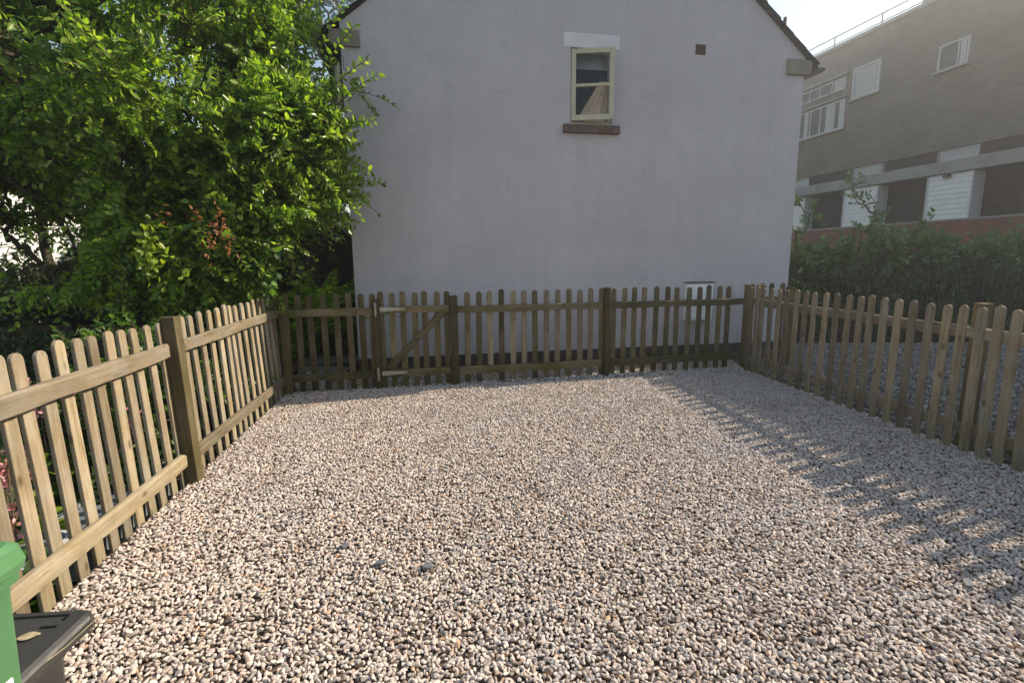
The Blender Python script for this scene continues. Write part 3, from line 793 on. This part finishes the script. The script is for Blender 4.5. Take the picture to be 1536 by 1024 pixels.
# ------------------------------------------------------------------ left garden
def gap_cull(P):
    keep = np.ones(len(P), bool)
    for c_, r_, pr in (((-5.25, 5.6, 1.62), .36, .03), ((-4.75, 5.5, 1.78), .20, .1), ((-5.55, 5.6, 2.15), .22, .12), ((-5.05, 5.5, 2.1), .16, .15), ((-4.95, 5.5, 1.45), .24, .1), ((-3.95, 5.6, 2.25), .13, .2)):
        # thin along the line of the gap (front to back)
        a = np.array(c_); dv = np.array([a[0], a[1], 0]); dv /= np.linalg.norm(dv)
        q = P - a; q = q - (q @ dv)[:, None]*dv
        m = np.linalg.norm(q, axis=1) < r_*(.8+.4*rng.uniform(size=len(P)))
        keep &= ~(m & (rng.uniform(size=len(P)) > pr))
    # open sky beside the eave: the crown is slim towards its top right
    keep &= ~((P[:, 2] > 3.45 + .12*np.sin(P[:, 0]*9)) & (P[:, 0] > -2.02 - .10*rng.uniform(size=len(P)) - .10*(P[:, 2]-3.45)))
    return keep
cT = (-4.15, 5.75, 3.05)
ends = np.concatenate([blob_points(860, cT, (2.45, 1.5, 2.9), 6, .40, 1.75, 21, .16),
                       blob_points(70, (-3.1, 5.25, 1.75), (.75, .6, .65), 4, .2, None, 22, .2), blob_points(50, (-4.0, 5.1, 1.55), (.7, .5, .45), 4, .2, None, 23, .2), blob_points(90, (-2.45, 5.55, 2.55), (.75, .5, .75), 4, .2, None, 25, .2), blob_points(60, (-5.3, 5.4, 2.35), (.9, .6, .45), 4, .2, None, 24, .2)])
tree, crown = woody('leafy_tree', 'big sunlit leafy tree overhanging the left picket fence and house corner', 'tree', (-3.75, 6.35, -.3), (-3.95, 6.1, 1.9), ends, cT, .085,
                    'leaf_tree', 9, .40, 14, .070, 'bark', None, .29, .55, .75, .30, cull=gap_cull)
# long shoots reaching out over the house wall
sh = []
for p0, p1 in (((-2.35, 5.6, 2.9), (-1.62, 5.55, 4.02)), ((-2.2, 5.6, 2.85), (-1.42, 5.5, 3.45)), ((-2.1, 5.6, 2.75), (-1.33, 5.5, 3.30)), ((-2.2, 5.6, 2.6), (-1.40, 5.5, 2.85)), ((-2.3, 5.6, 2.9), (-1.55, 5.5, 3.75)), ((-2.3, 5.7, 2.5), (-1.45, 5.5, 2.35))):
    a, b = np.array(p0), np.array(p1); sh.append((a, b))
tb = MB(); P = []; D = []; S = []
for a, b in sh:
    tt = np.linspace(0, 1, 7)[:, None]; pl = a + (b-a)*tt + np.array([.05, 0, .10])*np.sin(tt*math.pi)
    tb.tube(list(pl - np.array(tree.location)), list(np.linspace(.010, .003, 7)), 4, cap=False)
    k = 26; t2 = np.linspace(.1, 1, k)[:, None]; pp = a + (b-a)*t2 + np.array([.05, 0, .10])*np.sin(t2*math.pi)
    d = (b-a)/np.linalg.norm(b-a); sg = np.where(np.arange(k) % 2 == 0, 1, -1)[:, None]
    P.append(pp); D.append(d*.6 + sg*np.cross(d, [0, 1, 0])*.8 + rng.normal(size=(k, 3))*.3); S.append(rng.uniform(.055, .085, k))
lo = leaves_mesh('shoot_leaves', np.concatenate(P) - np.array(tree.location), np.concatenate(D), np.concatenate(S), M['leaf_tree'], tree, .29, .3)
tb.build('shoots', M['twig'], lo)
# a few dead, rusty sprays and one lime shoot low in the crown
def little_spray(pts, mat, part, n=16, ls=.07):
    P = []; D = []; S = []
    for c_ in pts:
        P.append(np.array(c_) + rng.normal(size=(n, 3))*np.array([.03, .03, .07])); D.append(rng.normal(size=(n, 3)) + np.array([0, 0, -.6])); S.append(rng.uniform(.7, 1.1, n)*ls)
    return leaves_mesh(part, np.concatenate(P) - np.array(tree.location), np.concatenate(D), np.concatenate(S), M[mat], tree, .3, .3)
little_spray([(-2.90, 4.35, 1.80), (-2.46, 4.33, 1.72), (-2.52, 4.33, 1.62), (-2.40, 4.33, 1.66), (-2.37, 4.33, 1.60), (-2.55, 4.34, 1.57), (-2.62, 4.34, 1.80), (-2.44, 4.34, 1.82)], 'leaf_rust', 'withered_leaves', 9, .05)
little_spray([(-3.02, 4.3, 1.66), (-3.0, 4.3, 1.56), (-3.08, 4.3, 1.55), (-3.03, 4.3, 1.47)], 'leaf_lime', 'lime_leaves', 22, .075)
little_spray([(-2.40, 5.0, 1.55), (-2.44, 5.0, 1.42), (-2.34, 4.98, 1.32), (-2.40, 4.98, 1.20), (-2.55, 5.0, 1.40), (-2.30, 5.0, 1.66)], 'leaf_bush', 'drooping_leaves', 16, .10)

def bush(name, label, x, y, r_, h_, leaf, seed, n=110, tw=5, nl=9, ls=.07, ry=None, z0=-.3, group=None, up_bias=.8):
    e = blob_points(n, (x, y, z0 + h_*.55), (r_*.9, (ry or r_)*.9, h_*.5), 5, .3, None, seed, .3); e[:, 2] = np.maximum(e[:, 2], z0+.12)
    return woody(name, label, 'shrub' if 'tree' not in name else 'tree', (x, y, z0), (x, y, z0 + h_*.3), e, (x, y, z0 + h_*.4), .05, leaf, tw, .30*max(.6, r_), nl, ls, 'bark', group, .3, up_bias, .9, crown='foliage', trunk='stems')
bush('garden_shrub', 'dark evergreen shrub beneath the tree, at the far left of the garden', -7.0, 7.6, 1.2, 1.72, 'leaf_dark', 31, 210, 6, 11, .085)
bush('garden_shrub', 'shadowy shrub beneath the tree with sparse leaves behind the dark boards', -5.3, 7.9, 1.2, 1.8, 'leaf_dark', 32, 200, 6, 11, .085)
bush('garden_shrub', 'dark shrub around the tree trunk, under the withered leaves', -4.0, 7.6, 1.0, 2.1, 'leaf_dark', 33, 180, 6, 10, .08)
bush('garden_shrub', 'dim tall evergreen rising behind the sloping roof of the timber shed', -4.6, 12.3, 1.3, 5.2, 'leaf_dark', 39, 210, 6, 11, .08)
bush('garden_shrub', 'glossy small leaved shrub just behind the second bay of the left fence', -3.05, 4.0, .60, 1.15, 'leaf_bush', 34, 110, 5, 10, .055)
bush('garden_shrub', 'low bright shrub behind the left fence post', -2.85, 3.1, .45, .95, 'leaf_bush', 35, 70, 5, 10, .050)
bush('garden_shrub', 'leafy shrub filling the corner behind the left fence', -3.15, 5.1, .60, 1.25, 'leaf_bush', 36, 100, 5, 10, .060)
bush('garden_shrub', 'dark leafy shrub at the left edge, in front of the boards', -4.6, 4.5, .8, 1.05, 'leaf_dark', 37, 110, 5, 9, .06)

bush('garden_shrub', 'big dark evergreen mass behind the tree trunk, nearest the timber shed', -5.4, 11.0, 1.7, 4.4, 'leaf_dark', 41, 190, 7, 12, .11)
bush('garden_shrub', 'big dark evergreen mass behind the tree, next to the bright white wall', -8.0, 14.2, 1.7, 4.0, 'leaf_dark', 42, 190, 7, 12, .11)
# dark board fence under the tree
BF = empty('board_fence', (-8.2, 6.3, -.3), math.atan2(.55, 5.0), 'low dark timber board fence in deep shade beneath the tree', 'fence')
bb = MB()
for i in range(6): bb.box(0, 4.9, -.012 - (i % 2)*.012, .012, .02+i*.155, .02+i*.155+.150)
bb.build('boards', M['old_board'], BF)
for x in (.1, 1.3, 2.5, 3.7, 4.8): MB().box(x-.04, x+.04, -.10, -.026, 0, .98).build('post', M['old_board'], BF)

# white house beyond the tree
WH = empty('white_house', (-10.7, 9.0, -.3), math.atan2(6.8, 1.1), 'bright white rendered house glimpsed through gaps in the tree', 'house')
m = MB(); m.box(0, 4.0, 0, 6, 0, 5.2); m.build('wall', M['white_render'], WH)
m = MB(); m.prism([(-.3, 5.2), (6.3, 5.2), (3, 7.6)], 'x', -.3, 4.3); m.build('roof', M['roof'], WH)

# timber shed left of the house
SHD = empty('timber_shed', (-4.55, 9.75, -.3), math.atan2(.19, 1), 'dark timber shed with sloping roof squeezed beside the house', 'shed')
m = MB(); n = 14
for i in range(n): m.box(0, 2.9, -.010-(i % 2)*.006, .02, .05+i*.15, .05+i*.15+.146)
m.box(.02, 2.88, .021, 2.0, 0, 2.1)
m.build('wall', M['shed_board'], SHD)
for x in (.9, 1.55, 2.2): MB().box(x-.03, x+.03, -.05, -.017, .05, 2.1).build('batten', M['old_board'], SHD)
m = MB(); m.prism([(.65, 2.75), (2.95, .95), (2.95, 1.05), (.65, 2.87)], 'y', -.55, -.06); so_ = m.build('roof', M['old_board'], SHD)
m = MB(); m.prism([(.65, 2.875), (2.95, 1.055), (2.95, 1.10), (.65, 2.92)], 'y', -.60, -.52); m.build('roof_edge', M['shed_edge'], so_)

# ferns between fence and house
def fern(label, x, y, z, n, L, seed):
    rg = np.random.default_rng(seed); E0 = empty('fern', (x, y, z), 0, label, 'fern', None)
    P = []; D = []; S = []; st = MB()
    for i in range(n):
        a = rg.uniform(0, 6.28); el = rg.uniform(.75, 1.35); l = L*rg.uniform(.7, 1.1)
        d = np.array([math.cos(a)*math.cos(el), math.sin(a)*math.cos(el), math.sin(el)])
        tt = np.linspace(0, 1, 9)[:, None]; h = np.array([math.cos(a), math.sin(a), 0])
        pl = d*l*tt + (h*.30 + np.array([0, 0, -.34]))*l*tt**2.2
        st.tube(list(pl), list(np.linspace(.006, .002, 9)), 3, cap=False)
        k = 22; t2 = np.linspace(.18, 1, k)[:, None]; pp = d*l*t2 + (h*.30 + np.array([0, 0, -.34]))*l*t2**2.2
        tan = d + 2.2*(h*.30 + np.array([0, 0, -.34]))*t2**1.2; tan /= np.linalg.norm(tan, axis=1, keepdims=True)
        sd = np.array([-math.sin(a), math.cos(a), 0])
        for sg in (1, -1):
            P.append(pp); D.append(sd*sg + tan*.45 + rg.normal(size=(k, 3))*.08); S.append(.135*l*(1.05 - t2[:, 0])*(.6+.5*np.minimum(1, t2[:, 0]*4)) + .012)
    lf = leaves_mesh('fronds', np.concatenate(P), np.concatenate(D), np.concatenate(S), M['leaf_fern'], E0, .27, 1.2)
    st.build('stalks', M['twig'], E0)
fern('lush bright green fern against the house corner, behind the short fence section', -2.80, 7.45, .05, 60, 2.05, 1)
fern('bright fern next to the paving, nearest the corner of the left fence', -3.15, 7.05, -.1, 64, 2.25, 2)
fern('fern clump behind two others in front of the timber shed', -2.85, 8.1, .0, 54, 2.0, 3)

# pink flowers and planters
def flower(label, x, y, z, n, seed, h=.55):
    rg = np.random.default_rng(seed); E0 = empty('flowering_plant', (x, y, z), 0, label, 'flower')
    P = []; D = []; S = []; st = MB(); LP = []; LD = []; LS = []
    for i in range(n):
        a = rg.uniform(0, 6.28); r_ = rg.uniform(.05, .24); hh = h*rg.uniform(.75, 1.15)
        top = np.array([r_*math.cos(a), r_*math.sin(a), hh])
        st.tube([(top[0]*.3, top[1]*.3, 0), (top[0]*.7, top[1]*.7, hh*.6), tuple(top)], [.006, .005, .003], 5)
        k = 46; tt = rg.uniform(0, 1, k)
        P.append(top + np.stack([rg.normal(size=k)*.028*(1.1-tt), rg.normal(size=k)*.028*(1.1-tt), tt*.17 - .08], 1)); D.append(rg.normal(size=(k, 3))); S.append(rg.uniform(.014, .026, k))
    for i in range(34):
        a = rg.uniform(0, 6.28); q = np.array([math.cos(a), math.sin(a), 0])
        LP.append(q*.06 + np.array([0, 0, rg.uniform(.02, h*.55)])); LD.append(q + np.array([0, 0, rg.uniform(.1, .9)])); LS.append(rg.uniform(.13, .24))
    st.build('stems', M['twig'], E0)
    leaves_mesh('leaves', np.array(LP), np.array(LD), np.array(LS), M['leaf_lime'] if seed % 2 else M['leaf_bush'], E0, .30, 1.0)
    leaves_mesh('flowers', np.concatenate(P), np.concatenate(D), np.concatenate(S), M['petal'], E0, .42, .4)
flower('pink flowering plant with yellow green leaves nearest the green wheelie bin', -2.62, 2.45, -.12, 6, 1, .55)
flower('tall pink flower spikes in the planter behind the leftmost pickets', -2.85, 2.95, -.02, 9, 3, .62)
flower('small pink bloom between two fence pickets, furthest from the bins', -2.62, 3.2, -.1, 5, 2, .50)
flower('pink spike of flowers low against the fence, beside the rounded pot', -2.25, 2.05, -.12, 5, 4, .42)

def rrect(wx, wy, r_, n=5):
    pts = []
    for cx, cy, a0 in ((wx/2-r_, wy/2-r_, 0), (-wx/2+r_, wy/2-r_, 90), (-wx/2+r_, -wy/2+r_, 180), (wx/2-r_, -wy/2+r_, 270)):
        for k in range(n+1):
            a = R(a0 + 90*k/n); pts.append((cx + r_*math.cos(a), cy + r_*math.sin(a)))
    return pts
def loft(rings, cap0=True, cap1=True):
    mb = MB(); n = len(rings[0]); V = [p for r_ in rings for p in r_]; F = []
    for i in range(len(rings)-1):
        for k in range(n): F.append((i*n+k, i*n+(k+1) % n, (i+1)*n+(k+1) % n, (i+1)*n+k))
    if cap0: F.append(tuple(range(n-1, -1, -1)))
    if cap1: F.append(tuple(range((len(rings)-1)*n, len(rings)*n)))
    return mb.add(V, F)
def ring(wx, wy, r_, z, ox=0, oy=0): return [(x+ox, y+oy, z) for x, y in rrect(wx, wy, r_)]
def trough(label, x, y, z, wx, wy, h, rz, rnd=.03):
    E0 = empty('planter', (x, y, z), rz, label, 'planter')
    loft([ring(wx*.86, wy*.80, rnd, 0), ring(wx*.97, wy*.96, rnd, h*.93), ring(wx, wy, rnd, h*.935), ring(wx, wy, rnd, h), ring(wx-.035, wy-.035, rnd*.7, h), ring(wx-.04, wy-.04, rnd*.7, h-.03)], True, True).build('pot', M['planter'], E0)
    rm_ = loft([ring(wx+.012, wy+.012, rnd, h-.022), ring(wx+.016, wy+.016, rnd, h+.002), ring(wx-.030, wy-.030, rnd*.8, h+.004)], False, False).build('rim', M['planter_rim'], E0)
trough('long dark grey trough planter with pale rim behind the left fence', -2.46, 2.95, -.30, .30, .95, .34, R(8))
trough('round shouldered slate grey pot behind the fence, next to the trough', -2.36, 2.20, -.30, .34, .40, .40, R(8), .14)
trough('short grey box planter under the pink flowers by the bins', -2.30, 1.68, -.30, .30, .48, .36, R(8))

# ------------------------------------------------------------------ background trees
def big_tree(name, label, x, y, h, r_, leaf, seed, n=170, tw=6, nl=10, ls=.16, zc=.62, tl=.7, sh_=.35, ub=.6, r0=.14):
    c_ = (x, y, h*zc); e = blob_points(n, c_, (r_, r_, h*(1-zc)), 7, sh_, None, seed, .3)
    return woody(name, label, 'tree', (x, y, -.3), (x, y, h*.4), e, c_, r0, leaf, tw, tl, nl, ls, 'bark', None, .26, ub, .8, .2)
big_tree('background_tree', 'tall dark tree rising between the leafy tree and the house roof', -7.6, 20.0, 14.5, 3.2, 'leaf_conifer', 51, 210, 7, 12, .15)
big_tree('background_tree', 'dark blue green tree peeping out above the leafy tree, far left', -19.0, 20.0, 16.0, 4.2, 'leaf_conifer', 52, 210, 6, 11, .20)
big_tree('background_tree', 'yellowish tree crowded behind the leafy tree at the left edge', -7.4, 8.2, 7.4, 2.0, 'leaf_bush', 53, 220, 8, 12, .10, .64, .5, .3, .6, .07)

# ------------------------------------------------------------------ wheelie bins
def wheelie(label, corner, wx, wy, h, rz, body, side, lid, wheels, over=.035, overy=None, rc=.05, rb=.05):
    """corner = far right corner of the body; local x to the right, y away"""
    E0 = empty('wheelie_bin', corner, rz, label, 'bin')
    ox, oy = -wx/2, -wy/2
    loft([ring(wx*.80, wy*.74, .04, .03, ox, oy), ring(wx*.94, wy*.92, rb, h*.35, ox, oy), ring(wx*.985, wy*.985, rb, h-.08, ox, oy), ring(wx*.99, wy*.99, rb, h-.055, ox, oy),
          ring(wx+.012, wy+.006, rb, h-.05, ox, oy), ring(wx+.012, wy+.006, rb, h-.027, ox, oy)]).build('body', M[side], E0)
    a, b = wx+2*over, wy+2*(over if overy is None else overy)
    lo_ = loft([ring(a, b, rc, h-.022, ox, oy), ring(a+.004, b+.004, rc, h-.012, ox, oy), ring(a-.004, b-.004, rc, h+.010, ox, oy), ring(a-.02, b-.02, rc, h+.0165, ox, oy), ring(a-.06, b-.06, rc*.8, h+.0160, ox, oy)]).build('lid', M[lid], E0)
    hd = MB(); hd.tube([(-wx*.85, -wy-.075, h-.03), (-wx*.15, -wy-.075, h-.03)], .014, 10)
    for q in (-wx*.8, -wx*.2): hd.tube([(q, -wy-.01, h-.045), (q, -wy-.075, h-.03)], .012, 8)
    hd.build('handle', M[lid], E0)
    for q in (-wx*.94, -wx*.06):
        wl = MB(); rr_ = .10 if h > .8 else .07
        wl.tube([(q-.022, -wy*.86, rr_), (q+.022, -wy*.86, rr_)], rr_, 18); wo = wl.build('wheel', M['rubber'], E0)
        MB().tube([(q-.026, -wy*.86, rr_), (q+.026, -wy*.86, rr_)], rr_*.45, 12).build('hub', M[side], wo)
    return E0, lo_
gbin, glid = wheelie('green wheelie bin with a white sticker, cut off by the left edge', (-.704, .662, 0), .58, .56, 1.06, R(5), 'green_plastic', 'green_dark', 'green_plastic', True, .028, -.012, .02, .02)
st = MB(); st.box(-.008, .0, -.40, -.06, .55, .80)
stk = MB().box(.0035, .006, -.26, -.045, .70, .885).build('sticker', M['sticker'], gbin)
MB().prism([(-.20, .80), (-.12, .86), (-.07, .85), (-.08, .81), (-.14, .77)], 'x', .0062, .0080).build('print', M['sticker_blue'], stk)
bbin, blid = wheelie('small black bin with scuffed flat lid, behind the green bin', (-1.063, 1.095, 0), .50, .42, .595, R(5), 'black_plastic', 'black_plastic', 'black_plastic', True, .035, None, .025)
gv = MB(); zl = .595 + .0166
gv.box(-.36, -.010, .006, .011, zl, zl+.0016); gv.box(-.014, -.008, -.010, .0055, zl, zl+.0016); gv.box(-.045, -.010, -.034, -.028, zl, zl+.0016)
gv.build('lid_groove', M['groove'], blid)
ew = MB(); ew.box(.0335, .0375, -.40, .005, .595+.004, .595+.0120); ew.build('worn_edge', M['edge_wear'], blid)

def dry_leaf(label, loc, s, rz):
    n = 9; V = []; F = []
    for i in range(n):
        t_ = i/(n-1); w_ = .30*math.sin(math.pi*min(1, t_*1.05))**.8*s
        V += [(t_*s, -w_, .012*s*6*(t_-.5)**2 + .003), (t_*s, 0, .02*s*(1-t_)), (t_*s, w_, .012*s*8*(t_-.4)**2 + .003)]
    for i in range(n-1):
        for k in (0, 1): F.append((i*3+k, i*3+k+1, i*3+k+4, i*3+k+3))
    o = mesh_obj('dry_leaf', V, F, M['dry'], None, True); o.location = loc; o.rotation_euler = (0, 0, rz)
    so2 = o.modifiers.new('thick', 'SOLIDIFY'); so2.thickness = .0012
    return tag(o, label, 'leaf')
dry_leaf('curled tan dead leaf lying on the black bin lid', (-1.125, 1.02, .595+.017), .045, .4)
sw = MB(); sw.tube([(-1.030, .90, .606), (-1.018, .96, .598), (-1.014, 1.02, .594), (-1.012, 1.07, .598), (-1.004, 1.12, .608)], [.0010, .0010, .0010, .0009, .0006], 5)
tag(sw.build('grass_straw', M['dry']), 'thin pale straw caught along the edge of the black bin lid', 'straw')

# slate chips lying on the gravel
for i, (x, y, s, rz, lab) in enumerate(((-.64, 2.23, .052, .3, 'grey slate chip on the gravel, middle of three near each other'), (-.41, 2.20, .058, 1.3, 'pointed grey slate chip on the gravel, furthest from the left fence of three'),
                                       (-.86, 2.38, .040, 2.0, 'smallest grey slate chip on the gravel, closest to the left fence'), (2.01, 2.04, .050, .9, 'lone grey slate chip near the right fence shadow edge'))):
    rg = np.random.default_rng(40+i); n = 7
    pts = [(s*.55*(1+rg.uniform(-.3, .35))*math.cos(a), s*.40*(1+rg.uniform(-.3, .35))*math.sin(a)) for a in np.linspace(0, 2*math.pi, n, endpoint=False)]
    o = MB().prism(pts, 'z', -.004, .004).build('slate_chip', M['slate_chip'], None, False, .0015)
    o.location = (x, y, .0195); o.rotation_euler = (R(rg.uniform(-8, 4)), R(rg.uniform(-9, 9)), rz); tag(o, lab, 'slate')

# weeds by the right fence post
for lab, x, y, s in (('small weed at the foot of the shaded post in the right fence', 3.62, 3.45, 3), ('tiny weed rooted beyond the right fence near the edge', 3.72, 2.75, 4)):
    rg = np.random.default_rng(s); E0 = empty('weed', (x, y, 0), 0, lab, 'plant')
    n = 40; a = rg.uniform(0, 6.28, n); D_ = np.stack([np.cos(a), np.sin(a), rg.uniform(.3, 1.6, n)], 1)
    leaves_mesh('leaves', np.stack([np.cos(a)*.02, np.sin(a)*.02, rg.uniform(0, .06, n)], 1), D_, rg.uniform(.04, .10, n), M['leaf_bush'], E0, .25, .6)

# thin haze volume added to imitate lens glare towards the sun
hz = MB(); hz.box(-30, 40, -6, 40, -1.3, 22)
ho_ = hz.build('haze', None); tag(ho_, kind='stuff')
t = NT('haze'); t.n.remove(t.b); pv = t.new('ShaderNodeVolumePrincipled'); pv.inputs['Color'].default_value = (.95, .96, 1, 1)
pv.inputs['Density'].default_value = .0056; pv.inputs['Anisotropy'].default_value = .72
t.link(pv.outputs[0], t.out.inputs['Volume']); ho_.data.materials.append(t.m)
